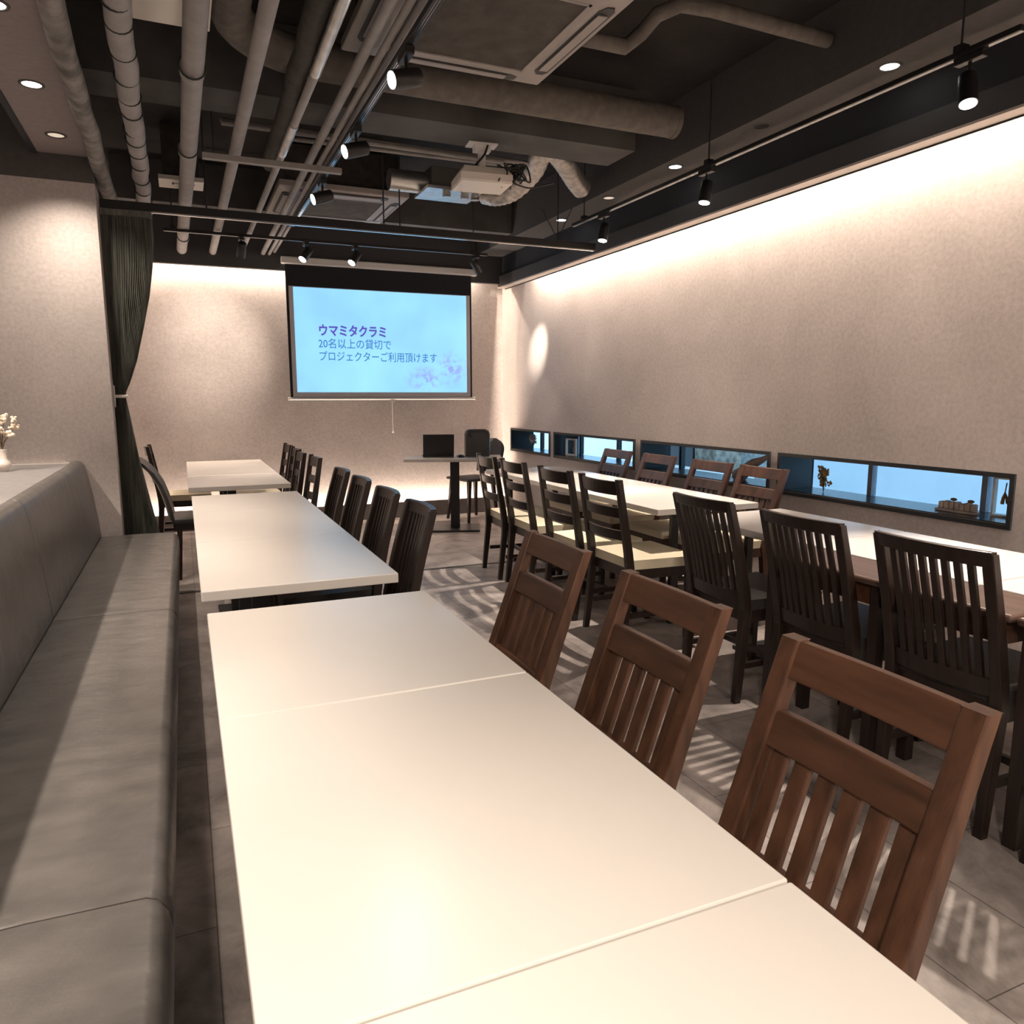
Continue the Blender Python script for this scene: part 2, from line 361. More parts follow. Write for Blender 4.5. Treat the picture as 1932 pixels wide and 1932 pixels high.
# ------------------------------------------------------------------ chairs
def rail(mb, x0, x1, z0, z1, th, bow, yb, n=10):
    rings = []
    for i in range(n+1):
        x = x0+(x1-x0)*i/n; u = 2*i/n-1; q = bow*(1-u*u)
        ya, yc = yb(z0)-q, yb(z1)-q
        rings.append([(x, ya-th/2, z0), (x, ya+th/2, z0), (x, yc+th/2, z1), (x, yc-th/2, z1)])
    return mb.loft(rings, smooth=False)
def vslat(mb, x, w, z0, z1, th, yb, off=0, n=6):
    return mb.rects([(x, yb(z0+(z1-z0)*i/n)-off, z0+(z1-z0)*i/n, w/2, th/2) for i in range(n+1)])
def seat_parts(t, w, d, zs, seatm, wood, th=.045):
    s = MB(); f = w/2+.012; r = w/2-.012
    s.loft([[(-r,-d/2+.02,z),(r,-d/2+.02,z),(f,d/2,z),(-f,d/2,z)] for z in (zs-th, zs)], smooth=False)
    obj('seat', s, seatm, t, .016, 3)
    a = MB(); z0, z1 = zs-th-.055, zs-th
    a.box(-r, r, d/2-.035, d/2-.015, z0, z1).box(-r, r, -d/2+.02, -d/2+.04, z0, z1).box(-r, -r+.02, -d/2+.03, d/2-.02, z0, z1).box(r-.02, r, -d/2+.03, d/2-.02, z0, z1)
    obj('seat_frame', a, wood, t, .002)
def legs_parts(t, w, d, zs, wood, yb, top, yfoot, pw=.034, stretch='H'):
    for s in (-1, 1):
        x = s*(w/2-.02)
        obj('leg', MB().rects([(x, d/2-.035, 0, .015, .015), (x, d/2-.035, zs-.05, .019, .019)]), wood, t, .003)
        secs = [(x, yfoot, 0, pw*.42, .016), (x, -d/2+.01, zs-.12, pw*.5, .021)]
        for k in range(7):
            z = zs-.04+(top-zs+.04)*k/6; secs.append((x, yb(z), z, pw*.5, .022-.007*k/6))
        obj('back_post', MB().rects(secs), wood, t, .004)
    z = .16
    for s in (-1, 1):
        x = s*(w/2-.022); obj('side_stretcher', B(x-.010, x+.010, -d/2+.02, d/2-.04, z-.013, z+.013), wood, t, .002)
    obj('cross_stretcher', B(-w/2+.03, w/2-.03, -.012, .012, z-.012, z+.012), wood, t, .002)
def chair_rail_slat(label, group, seatm, wood, wood2, w=.40):
    t = thing('dining_chair', label, 'chair', group=group); d = .42; zs = .45
    yb = lambda z: -.185-max(0, z-.44)*.36
    seat_parts(t, w, d, zs, seatm, wood); legs_parts(t, w, d, zs, wood, yb, .868, -.23, .042)
    obj('top_rail', rail(MB(), -w/2+.035, w/2-.035, .800, .866, .022, .005, yb), wood2, t, .004)
    obj('lower_rail', rail(MB(), -w/2+.035, w/2-.035, .682, .745, .022, .004, yb), wood2, t, .004)
    obj('bottom_rail', rail(MB(), -w/2+.035, w/2-.035, .47, .51, .022, .006, yb), wood2, t, .003)
    for i in range(6):
        x = -.130+.052*i; obj('slat', vslat(MB(), x, .034, .505, .688, .014, yb, .008), wood, t, .002)
    return t
def chair_slat(label, group, seatm=None, w=.40, n=8):
    wood = M['espresso']
    t = thing('dining_chair', label, 'chair', group=group); d = .42; zs = .45
    yb = lambda z: -.195-max(0, z-.44)*.22-max(0, z-.66)*.06
    seat_parts(t, w, d, zs, seatm or M['black_vinyl'], wood); legs_parts(t, w, d, zs, wood, yb, .868, -.225, .036)
    obj('top_rail', rail(MB(), -w/2+.008, w/2-.008, .828, .875, .024, .026, yb), wood, t, .005)
    obj('bottom_rail', rail(MB(), -w/2+.03, w/2-.03, .425, .485, .022, .018, yb), wood, t, .003)
    for i in range(n):
        u = -1+2*(i+1)/(n+1); x = u*(w/2-.035); obj('slat', vslat(MB(), x, .021, .48, .832, .015, yb, .024*(1-u*u)), wood, t, .002)
    return t
def chair_ladder(label, group, w=.43):
    wood = M['espresso']
    t = thing('dining_chair', label, 'chair', group=group); d = .42; zs = .46
    yb = lambda z: -.20-max(0, z-.44)*.17
    seat_parts(t, w, d, zs, M['cream'], wood, .05); legs_parts(t, w, d, zs, wood, yb, .885, -.235, .034)
    obj('top_rail', rail(MB(), -w/2+.03, w/2-.03, .802, .874, .020, .030, yb), wood, t, .004)
    for z0, z1 in ((.682, .738), (.562, .615)):
        obj('ladder_rail', rail(MB(), -w/2+.03, w/2-.03, z0, z1, .018, .030, yb), wood, t, .004)
    return t
TOL, TOR = PI/2, -PI/2       # facing the bench side / facing the window wall
def spread(first, spots, rot, group):
    for i, (x, y, lab, *r) in enumerate(spots):
        a = rot + (r[0] if r else 0)
        if i == 0: first.location = (x, y, 0); first.rotation_euler = (0,0,a); first['label'] = lab
        else: dup(first, (x, y, 0), a, lab, group)
g1 = 'brown chairs along the near tables'
spread(chair_rail_slat('x', g1, M['black_vinyl'], M['walnut'], M['walnut2'], .39),
       [(.66, .825, 'reddish brown wooden chair with chipped edges, the largest one at the bottom right'),
        (.665, 1.39, 'brown wooden chair between the two others of its row at the near white tables'),
        (.685, 2.01, 'brown wooden chair at the far end of the near row, in front of cream seats')], TOL, g1)
g2 = 'brown chairs under the windows'
spread(chair_rail_slat('x', g2, M['cream'], M['walnut_shaded'], M['walnut_shaded'], .41),
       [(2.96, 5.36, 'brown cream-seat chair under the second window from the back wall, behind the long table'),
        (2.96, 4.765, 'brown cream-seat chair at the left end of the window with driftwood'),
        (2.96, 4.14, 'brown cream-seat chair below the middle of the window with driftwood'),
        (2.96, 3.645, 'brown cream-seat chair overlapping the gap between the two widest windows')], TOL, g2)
g3 = 'dark chairs along the middle tables'
s0 = chair_slat('x', g3, w=.37)
spread(s0, [(.555, 2.90, 'dark slat-back chair at the nearest blue-tinted table of the middle row'),
            (.555, 3.43, 'second dark slat-back chair from the front beside the middle row of tables'),
            (.555, 3.99, 'third dark slat-back chair from the front beside the middle row of tables'),
            (.555, 4.53, 'farthest dark slat-back chair beside the middle row of tables')], TOL, g3)
g4 = 'dark slat-back chairs at the brown table'
spread(chair_slat('x', g4, w=.40),
       [(2.33, 2.61, 'dark slat-back chair in front of the gap between the long and near window tables'),
        (2.33, 2.045, 'dark slat-back chair in the middle, below the left half of the widest window'),
        (2.33, 1.52, 'dark slat-back chair in front of the brown table, largest of its row'),
        (2.33, 1.02, 'dark slat-back chair mostly cut off by the right edge, one leg showing')], TOR, g4)
g5 = 'dark ladder-back chairs with cream seats'
l0 = chair_ladder('x', g5)
spread(l0, [(2.28, 3.445, 'dark ladder-back chair with cream seat, nearest of the four at the long table'),
            (2.28, 3.975, 'second nearest dark ladder-back chair with cream seat at the long table'),
            (2.28, 4.59, 'third dark ladder-back chair with cream seat, second from the laptop table', -.03),
            (2.28, 5.06, 'dark ladder-back chair with cream seat standing next to the laptop table', -.08)], TOR, g5)
g6 = 'dark ladder-back chairs by the far tables'
for x, y, lab in ((.58, 5.50, 'dark ladder-back chair nearest of four at the right of the far tables'),
                  (.55, 6.02, 'dark ladder-back chair half hidden behind the nearest one at the far tables'),
                  (.58, 6.50, 'third dark ladder-back chair from the front at the far tables'),
                  (.58, 7.03, 'dark ladder-back chair nearest the back wall at the far tables')):
    dup(l0, (x, y, 0), TOL, lab, g6)
dup(l0, (-.02, 7.32, 0), TOR, 'dark ladder-back chair left of the far tables, behind the curved chair', 'x').pop('group')
def curved_chair():
    t = thing('curved_chair', 'dark curved leather-back chair between the curtain and the far tables', 'chair', (.06, 5.98, 0), TOR)
    pts = [(-.17,.44),(-.185,.52),(-.205,.60),(-.235,.69),(-.285,.78),(-.345,.845),(-.375,.865)]
    b = MB(); rings = []
    for i in range(9):
        u = -1+i/4; x = u*.21; q = .02*(1-u*u)
        rings.append([(x, y-q-.013, z) for y, z in pts] + [(x, y-q+.013, z) for y, z in reversed(pts)])
    b.loft(rings, smooth=True); obj('backrest', b, M['black_vinyl'], t, .004)
    obj('seat', B(-.21, .21, -.18, .16, .405, .45), M['black_vinyl'], t, .015, 3)
    obj('seat_frame', B(-.19, .19, -.17, .15, .36, .405), M['espresso'], t)
    for sx in (-1, 1):
        for sy in (-1, 1):
            x, y = sx*.17, sy*.13
            obj('leg', MB().rects([(x*1.08, y*1.15, 0, .013, .013), (x, y, .37, .018, .018)]), M['espresso'], t)
curved_chair()
def shell_chair():
    t = thing('shell_chair', 'charcoal chair with rounded one-piece back behind the laptop table', 'chair', (2.80, 7.50, 0), PI/2+.25)
    b = MB(); rings = []
    N = 14
    for i in range(N+1):          # rounded back panel, bowed
        z = .50+.36*i/N
        e = max(0, (z-.74)/.12); hw = .215*math.sqrt(max(.02, 1-e*e)) if e > 0 else .215-.02*max(0, (.60-z)/.1)
        ring = []
        for side in (-.010, .010):
            xs = [-1+2*j/8 for j in range(9)]
            if side > 0: xs = xs[::-1]
            for u in xs: ring.append((u*hw, -.19-(z-.44)*.22-.035*(1-u*u)+side, z))
        rings.append(ring)
    b.loft(rings, smooth=True); obj('backrest', b, M['shell'], t)
    obj('seat', B(-.21, .21, -.2, .2, .43, .46), M['shell'], t, .013, 3)
    obj('back_bracket', MB().box(-.10, -.07, -.215, -.19, .44, .56).box(.07, .10, -.215, -.19, .44, .56), M['black_metal'], t)
    for sx in (-1, 1):
        for sy in (-1, 1):
            x, y = sx*.16, sy*.15
            obj('leg', MB().rects([(x*1.25, y*1.25, 0, .011, .011), (x, y, .43, .019, .019)]), M['espresso'], t)
shell_chair()

# ------------------------------------------------------------------ black bench along the left
def bench(y0, y1, label):
    t = thing('bench', label, 'bench', (0, y0, 0), 0, 'sections of the black leather bench'); L = y1-y0-.004
    # seat cushion profile (x,z), front edge rounded
    prof = [(-.56,.27),(-.085,.27),(-.075,.285),(-.072,.36),(-.076,.39),(-.088,.411),(-.108,.420),(-.30,.425),(-.54,.420),(-.56,.41)]
    def ext(mb, pr, a, b_, n=10, pinch=.006):
        rings = []
        cx = sum(p[0] for p in pr)/len(pr); cz = sum(p[1] for p in pr)/len(pr)
        for i in range(n+1):
            s = i/n; y = a+(b_-a)*s; e = min(y-a, b_-y); k = 1-pinch*3*max(0, 1-e/.03)
            rings.append([(cx+(x-cx)*k, y, cz+(z-cz)*k) for x, z in pr])
        return mb.loft(rings, smooth=True)
    def ys(a, b_): return None
    def cushion(pr):
        mb = MB(); cx = sum(p[0] for p in pr)/len(pr); cz = sum(p[1] for p in pr)/len(pr); rings = []
        ss = [0, .004, .010, .02, .04, .1] ; yy = [s for s in ss] + [L*.25, L*.5, L*.75] + [L-s for s in reversed(ss)]
        for y in yy:
            e = min(y, L-y); k = 1-.035*max(0, 1-e/.02)**2
            rings.append([(cx+(x-cx)*k, y, cz+(z-cz)*k) for x, z in pr])
        return mb.loft(rings, smooth=True)
    obj('seat', cushion(prof), M['leather'], t)
    back = [(-.545,.40),(-.525,.43),(-.530,.50),(-.552,.70),(-.575,.84),(-.585,.885),(-.600,.905),(-.625,.915),(-.648,.905),(-.66,.885),(-.66,.40)]
    obj('backrest', cushion(back), M['leather'], t)
    obj('plinth', B(-.64, -.13, .01, L-.01, 0, .27), M['black_paint'], t)
bench(3.39, 5.39, 'black leather bench section at the far end, against the pale short wall')
bench(1.38, 3.39, 'long black leather bench section in the middle beside the near tables')
bench(-.65, 1.38, 'black leather bench section at the bottom left corner of the photo')
c = thing('counter', 'grey counter behind the bench backrest, carrying the white vase', 'counter', (0,0,0))
obj('countertop', B(-1.25, -.665, YF+.05, 5.397, .865, .893), M['counter'], c, .004)
obj('body', B(-1.23, -.68, YF+.06, 5.395, 0, .865), M['black_paint'], c)
obj('edge_strip', B(-1.25, -.667, 5.380, 5.3965, .8935, .902), M['white_plastic'], c)

# vase with dried flowers
v = thing('vase', 'small white ceramic vase on the counter behind the bench', 'vase', (-.935, 4.98, .8935))
obj('body', MB().lathe([(.019,0),(.021,.004),(.021,.012),(.030,.018),(.036,.034),(.036,.046),(.024,.062),(.020,.068),(.020,.118),(.022,.122),(.017,.122),(.016,.07)], 24), M['ceramic'], v)
fl = thing('dried_flowers', 'bunch of cream dried blossoms in the white vase', 'flowers', (-.935, 4.98, 1.0165))
st = MB(); bl = MB()
for i in range(26):
    a = random.uniform(0, 2*PI); r = random.uniform(.01, .075); h = random.uniform(.05, .19)
    p = (r*math.cos(a), r*math.sin(a), h)
    st.tube([(0,0,0), (p[0]*.3, p[1]*.3, h*.5), p], .0012, 5)
    for k in range(4):
        q = (p[0]+random.uniform(-.012,.012), p[1]+random.uniform(-.012,.012), p[2]+random.uniform(-.012,.014))
        bl.ball(q, random.uniform(.006,.012), 7, 5)
obj('stem', st, M['dry_stem'], fl); obj('blossom', bl, M['blossom'], fl)

# ------------------------------------------------------------------ projection screen
YS = 7.74
S = thing('projection_screen', 'pull-down projection screen showing a pale blue slide on the back wall', 'screen', (1.95, YS, 1.28))
def L(x0, x1, y0, y1, z0, z1): return B(x0-1.95, x1-1.95, y0, y1, z0-1.28, z1-1.28)
obj('case', L(.955, 2.965, -.01, .05, 2.575, 2.645), M['white_metal'], S, .012, 3)
obj('fabric', L(.99, 2.905, .020, .022, 1.30, 2.58), M['screen_black'], S)
obj('screen_surface', L(1.015, 2.885, .016, .0195, 1.305, 2.372), M['screen_white'], S)
im = obj('projected_slide', B(-.893, .893, .0125, .0155, -.506, .506), M['slide'], S, loc=(0, 0, 1.859-1.28))
obj('bottom_bar', MB().tube([(.975-1.95, .02, .008), (2.935-1.95, .02, .008)], .013, 12), M['white_metal'], S)
obj('end_cap', MB().box(.967-1.95, .977-1.95, .004, .036, -.010, .026), M['white_plastic'], S)
obj('end_cap', MB().box(2.932-1.95, 2.942-1.95, .004, .036, -.010, .026), M['white_plastic'], S)
cd = obj('pull_cord', MB().tube([(.065, .018, -.006), (.065, .018, -.335)], .0035, 8), M['white_plastic'], S)
obj('pull_handle', MB().box(.04, .09, .012, .024, -.03, -.018).ball((.065,.018,-.34), .010), M['white_plastic'], cd)
def text_mesh(body, x0, x1, z0, z1, m, name, bold=0.0):
    cu = bpy.data.curves.new(name, 'FONT'); cu.body = body; cu.size = 1; cu.offset = bold; cu.resolution_u = 3
    to = bpy.data.objects.new(name+'_src', cu); COL.objects.link(to)
    bpy.context.view_layer.update()
    dg = bpy.context.evaluated_depsgraph_get(); me = bpy.data.meshes.new_from_object(to.evaluated_get(dg))
    bpy.data.objects.remove(to)
    xs = [q.co.x for q in me.vertices]; zs = [q.co.y for q in me.vertices]
    ax, bx, az, bz = min(xs), max(xs), min(zs), max(zs)
    for q in me.vertices:
        x = x0+(q.co.x-ax)/(bx-ax)*(x1-x0); z = z0+(q.co.y-az)/(bz-az)*(z1-z0); q.co = (x-1.95, .0115, z-1.28)
    me.materials.clear(); me.materials.append(m)
    o = bpy.data.objects.new(name, me); link(o, im); o.location = (0, 0, -(1.859-1.28)); return o
text_mesh('ウマミタクラミ', 1.290, 1.965, 1.905, 2.020, M['slide_title'], 'title_lettering', .032)
text_mesh('20名以上の貸切で', 1.280, 2.015, 1.785, 1.884, M['slide_text'], 'line_lettering', .006)
text_mesh('プロジェクターご利用頂けます', 1.285, 2.505, 1.660, 1.760, M['slide_text'], 'line_lettering', .006)

# ------------------------------------------------------------------ laptop table at the back
lt = thing('laptop_table', 'white table with black pedestal in front of the back wall, carrying a laptop', 'table', (2.43, 7.0, 0), math.radians(-20))
obj('tabletop', B(-.48, .46, -.25, .25, .69, .72), M['white_top'], lt, .003)
obj('column', B(-.045, .045, -.03, .03, .02, .69), M['black_metal'], lt, .003)
obj('base_plate', B(-.24, .24, -.20, .20, 0, .02), M['black_metal'], lt, .004)
lp = thing('laptop', 'open black laptop seen from behind on the white pedestal table', 'laptop', (2.29, 7.10, .7205), math.radians(180-14))
obj('keyboard_base', B(-.15, .15, -.115, .10, 0, .014), M['laptop'], lp, .003)
lid = MB()
lid.loft([[(-.15, .094, .014), (.15, .094, .014), (.15, .101, .014), (-.15, .101, .014)], [(-.15, .150, .225), (.15, .150, .225), (.15, .157, .225), (-.15, .157, .225)]], smooth=False)
ld = obj('display_lid', lid, M['laptop'], lp, .002)
lp.rotation_euler = (0, 0, math.radians(-14)); 
# lid faces the camera with its back: hinge toward the room
for o in list(lp.children):
    for q in o.data.vertices: q.co.y = -q.co.y
    o.data.flip_normals()
bgk = thing('black_bag', 'glossy black bag standing on the laptop table right of the laptop', 'bag', (2.655, 6.965, .7205), math.radians(-12))
prof = [(-.115,0),(.115,0),(.122,.02),(.120,.22),(.108,.255),(.08,.268),(-.08,.268),(-.108,.255),(-.120,.22),(-.122,.02)]
bb = MB(); bb.loft([[(x*k, y, z*(.5+.5*k)) for x, z in prof] for y, k in ((-.065,.93),(-.05,1),(.05,1),(.065,.93))], smooth=False)
obj('body', bb, M['bag'], bgk, .010, 3)
obj('top_fold', MB().tube([(-.075,-.066,.25),(-.085,-.070,.22),(-.06,-.069,.19)], .006, 8).tube([(.075,-.066,.25),(.09,-.070,.21)], .005, 8).tube([(-.06,-.066,.245),(.06,-.066,.245)], .004, 8), M['bag'], bgk)
mo = thing('mouse', 'black computer mouse on the table between laptop and bag', 'mouse', (2.47, 6.93, .7205))
obj('shell', MB().ball((0,0,.010), .03, 14, 8, (1,1.5,.6)), M['laptop'], mo)
pts = [(2.46,7.03,.7245),(2.49,6.99,.7245),(2.53,7.01,.7245),(2.56,6.97,.7245),(2.53,6.94,.7245)]
tag(obj('charging_cable', MB().tube(pts, .0035, 8), M['cable']), 'thin black cable lying on the laptop table beside the mouse', 'cable')

# ------------------------------------------------------------------ curtain and partition rail
cu = thing('string_curtain', 'charcoal string curtain tied back beside the pale short wall', 'curtain', (-.42, 5.60, 0))
prof = [(2.45,.315,.05),(2.33,.315,.055),(2.14,.297,.055),(1.96,.268,.05),(1.75,.218,.045),(1.54,.165,.04),(1.40,.115,.03),(1.34,.088,.026),(1.31,.082,.024),(1.28,.086,.026),(1.20,.098,.034),(.92,.132,.045),(.60,.185,.055),(.39,.225,.06),(.12,.27,.065),(.012,.285,.065)]
cm = MB(); rings = []; NP = 132
for z, wd, dp in prof:
    ring = []
    for j in range(NP):
        a = 2*PI*j/NP; pl = 1+.10*(1 if j % 2 else -1) if z < 2.46 else 1
        ring.append((wd/2-math.cos(a)*wd/2*(1+.012*(1 if j % 2 else -1)), math.sin(a)*dp*pl, z))
    rings.append(ring)
cm.loft(rings, smooth=False); obj('strings', cm, M['curtain'], cu)
obj('header_tape', B(0, .315, -.052, .052, 2.44, 2.475), mat('header_tape', (.10,.10,.09), .7, noise=.4, nscale=80, stretch=(1,1,.1)), cu)
tb = [(.041-math.cos(2*PI*i/20)*.050, math.sin(2*PI*i/20)*.036, 1.31) for i in range(21)]
obj('tieback', MB().tube(tb, .010, 8), M['white_plastic'], cu)
obj('tieback_hook', MB().box(.017, .024, -.05, -.02, 1.24, 1.38), M['white_plastic'], cu)
pr = thing('partition_rail', 'long black partition rail crossing the room under the ceiling', 'rail', (1.43, 5.62, 2.49))
obj('rail_body', B(-1.83, 1.75, -.03, .03, 0, .052), M['black_metal'], pr, .003)
obj('rail_groove', B(-1.82, 1.75, -.010, .010, -.004, 0.001), M['chrome'], pr)
for x in (-1.2, .0, .12, 1.42): obj('hanger_rod', MB().tube([(x,0,.05),(x,0,.655)], .0055, 8), M['rod'], pr)
obj('brace_rod', MB().tube([(1.42,0,.06),(1.30,.05,.30)], .004, 8), M['rod'], pr)
obj('brace_rod', MB().tube([(1.42,0,.06),(1.52,-.05,.30)], .004, 8), M['rod'], pr)
obj('end_plate', B(1.75, 1.755, -.032, .032, -.004, .056), M['grey_valance'], pr)

# ------------------------------------------------------------------ air conditioners and ceiling boxes
def cassette(x, y, label):
    t = thing('ceiling_air_conditioner', label, 'air conditioner', (x, y, 2.80), 0, 'ceiling cassette air conditioners'); h = .475
    # panel as a frame with a chamfered lower face
    p = MB(); g_ = .325
    out = [(-h,-h),(h,-h),(h,h),(-h,h)]; inn = [(-g_,-g_),(g_,-g_),(g_,g_),(-g_,g_)]
    rings = [[(a,b,.035) for a,b in out], [(a,b,0) for a,b in out], [(a*.98,b*.98,-.006) for a,b in out], [(a*1.06,b*1.06,-.022) for a,b in inn], [(a,b,-.022) for a,b in inn], [(a,b,-.010) for a,b in inn]]
    p.loft(rings, smooth=False); obj('panel', p, M['ac'], t, .003)
    gr = obj('grille', B(-g_+.003, g_-.003, -g_+.003, g_-.003, -.018, -.010), M['ac_grille'], t)
    obj('grille_rim', MB().box(-g_, g_, -g_, -g_+.012, -.024, -.012).box(-g_, g_, g_-.012, g_, -.024, -.012).box(-g_, -g_+.012, -g_, g_, -.024, -.012).box(g_-.012, g_, -g_, g_, -.024, -.012), M['ac'], t)
    for k in range(4):
        a = k*PI/2; ca, sa = math.cos(a), math.sin(a)
        def R(x_, y_, z_): return (x_*ca-y_*sa, x_*sa+y_*ca, z_)
        fl_ = MB()
        top = [(.372, -.29), (.372, .29), (.392, .325), (.425, .325), (.440, .30), (.440, -.30), (.425, -.325), (.392, -.325)]
        fl_.loft([[R(u, w_, -.021+.004*(u-.36)/.08) for u, w_ in top], [R(u, w_, -.012) for u, w_ in top]], smooth=False)
        obj('air_slot', fl_, M['ac_slot'], t)
        f2 = MB(); f2.loft([[R(.382,-.27,-.0225), R(.382,.27,-.0225), R(.425,.27,-.020), R(.425,-.27,-.020)], [R(.382,-.27,-.027), R(.382,.27,-.027), R(.425,.27,-.024), R(.425,-.27,-.024)]], smooth=False)
        obj('louvre_flap', f2, M['ac'], t)
    obj('housing', B(-.42, .42, -.42, .42, .035, .30), M['dark_lag'], t)
    for sx in (-1, 1):
        for sy in (-1, 1): obj('hanger_rod', MB().tube([(sx*.40, sy*.40, .30), (sx*.40, sy*.40, .35)], .006, 6), M['rod'], t)
    return t
cassette(1.205, 3.065, 'large square ceiling air conditioner at the top edge of the photo')
cassette(1.205, 6.28, 'smaller looking square ceiling air conditioner near the projection screen, bluish')
def ceiling_box(x, y, sx, sy, label):
    t = thing('ceiling_diffuser', label, 'vent', (x, y, 2.78), 0, 'white ceiling vent boxes')
    obj('panel', B(-sx/2, sx/2, -sy/2, sy/2, 0, .03), M['white_plastic'], t, .003)
    obj('slot', MB().box(-.06, .09, -sy/2+.085, -sy/2+.10, -.001, .01).box(-.06, -.045, -sy/2+.07, -sy/2+.13, -.001, .01), M['ac_slot'], t)
    obj('duct_neck', B(-sx/2+.03, sx/2-.03, -sy/2+.03, sy/2-.03, .03, .369), M['dark_lag'], t)
ceiling_box(.055, 3.32, .285, .46, 'large white vent box at the top left, behind the pipes')
ceiling_box(.090, 6.03, .29, .24, 'small white vent box above the left end of the partition rail')

# ------------------------------------------------------------------ pipes and ducts
def pipe(name, label, path, r, m, cat='pipe', group=None, n=16):
    t = thing(name, label, cat, (0,0,0), 0, group); obj('tube', MB().tube(path, r, n), m, t); return t
def line(p0, p1, n, jit=0):
    return [tuple(a+(b-a)*i/n + (random.uniform(-jit, jit) if 0 < i < n else 0) for a, b in zip(p0, p1)) for i in range(n+1)]
gp = 'pipes under the ceiling'
p1 = pipe('ceiling_pipe', 'stained grey lagged pipe beside the left soffit, nearest the wall', line((-.300, .6, 2.66), (-.375, 6.4, 2.66), 30, .006), .046, M['pipe_dirty'], group=gp)
p2 = pipe('ceiling_pipe', 'pale lagged pipe bound with many dark ties, second from the left', line((-.10, .6, 2.66), (-.157, 6.4, 2.66), 30, .007), .047, M['wrap'], group=gp)
y = 2.0
while y < 6.2:
    x = -.10-.057*(y-.6)/5.8
    obj('cable_tie', MB().tube([(x+.049*math.cos(a*PI/8), y+.012*math.sin(a*PI/8), 2.66+.049*math.sin(a*PI/8)) for a in range(17)], .0035, 6), M['tie'], p2); y += random.uniform(.16, .34)
p3 = pipe('ceiling_pipe', 'thick smooth grey pipe in front of the white vent boxes', [(.145, .6, 2.65), (.118, 5, 2.65), (.085, 7.80, 2.65)], .044, M['pipe'], group=gp)
for y in (3.62, 4.75, 7.2): obj('coupling', MB().tube([(.136-.0155*(y-2)*.5, y-.03, 2.65), (.136-.0155*(y-2)*.5, y+.03, 2.65)], .050, 16), M['pipe'], p3)
for y in (3.58, 4.7, 7.15): obj('cable_tie', MB().tube([(.136-.0155*(y-2)*.5+.052*math.cos(a*PI/8), y, 2.65+.052*math.sin(a*PI/8)) for a in range(17)], .004, 6), M['tie'], p3)
pipe('ceiling_pipe', 'slim grey pipe right of the thick smooth pipe', [(.365, .6, 2.65), (.35, 7.80, 2.65)], .032, M['pipe'], group=gp)
pipe('ceiling_pipe', 'dark lagged pipe with peeling wrap among the middle pipes', line((.50, .6, 2.70), (.575, 5.0, 2.70), 22, .004), .045, M['dark_lag'], group=gp)
p5 = pipe('ceiling_pipe', 'narrow metal pipe running beside the dark lagged pipe', [(.575, .6, 2.65), (.60, 3.4, 2.65), (.60, 7.8, 2.65)], .020, M['pipe'], group=gp)
obj('foil_sleeve', MB().tube([(.594, 2.75, 2.65), (.600, 3.45, 2.65)], .023, 14), M['galv'], p5); obj('foil_sleeve', MB().tube([(.6, 4.1, 2.65), (.6, 4.6, 2.65)], .024, 14), M['galv'], p5)
gc = 'conduits above the lighting track'
pipe('conduit', 'first of three thin conduits left of the ceiling spotlight track', [(.735, .6, 2.67), (.80, 7.8, 2.67)], .022, M['pipe'], group=gc)
pipe('conduit', 'middle one of three thin conduits beside the ceiling spotlight track', [(.800, .6, 2.665), (.855, 7.8, 2.665)], .015, M['pipe'], group=gc)
pipe('conduit', 'thin conduit directly above the ceiling spotlight track', [(.855, .6, 2.69), (.905, 7.8, 2.69)], .015, M['pipe'], group=gc)
sr = thing('pipe_strut', 'horizontal steel strut carrying the pipes in mid ceiling', 'bracket', (.55, 4.56, 2.58))
obj('channel', B(-.37, .37, -.02, .02, -.015, .015), M['pipe'], sr, .002)
for x in (-.31, .362): obj('hanger_rod', MB().tube([(x, .03, .0), (x, .03, .57)], .005, 6), M['rod'], sr)
dpts = [(.27, .2, 2.87), (.27, 3.2, 2.87)] + [(.27+.42*(1-math.cos(a*PI/16)), 3.45+.42*math.sin(a*PI/16), 2.87) for a in range(0, 9)] + [(1.0, 3.87, 2.87), (2.70, 3.87, 2.87)]
dd = pipe('lagged_duct', 'grey lagged round duct with a bend, crossing behind the big air conditioner', dpts, .085, M['duct'], 'duct', n=24)
obj('end_cap', MB().tube([(2.69, 3.87, 2.87), (2.715, 3.87, 2.87)], .088, 24), M['duct'], dd)
pipe('drain_pipe', 'thin bent dark pipe right of the big air conditioner', [(1.70, 3.15, 2.86), (1.93, 3.15, 2.86), (2.0, 3.13, 2.92), (2.03, 3.05, 2.97), (2.10, 2.97, 2.99), (2.25, 2.95, 2.99), (2.95, 2.97, 2.99)], .033, M['duct'])
for i, (a, b_) in enumerate((((.3, 4.78, 2.83), (2.0, 4.72, 2.80)), ((.3, 4.86, 2.87), (2.2, 4.78, 2.83)), ((.6, 5.0, 2.86), (2.2, 4.9, 2.84)))):
    pipe('cross_conduit', ['lowest thin conduit running crosswise behind the projector', 'middle thin conduit running crosswise behind the projector', 'upper thin conduit running crosswise behind the projector'][i], [a, b_], .014, M['pipe'], group='crosswise conduits')
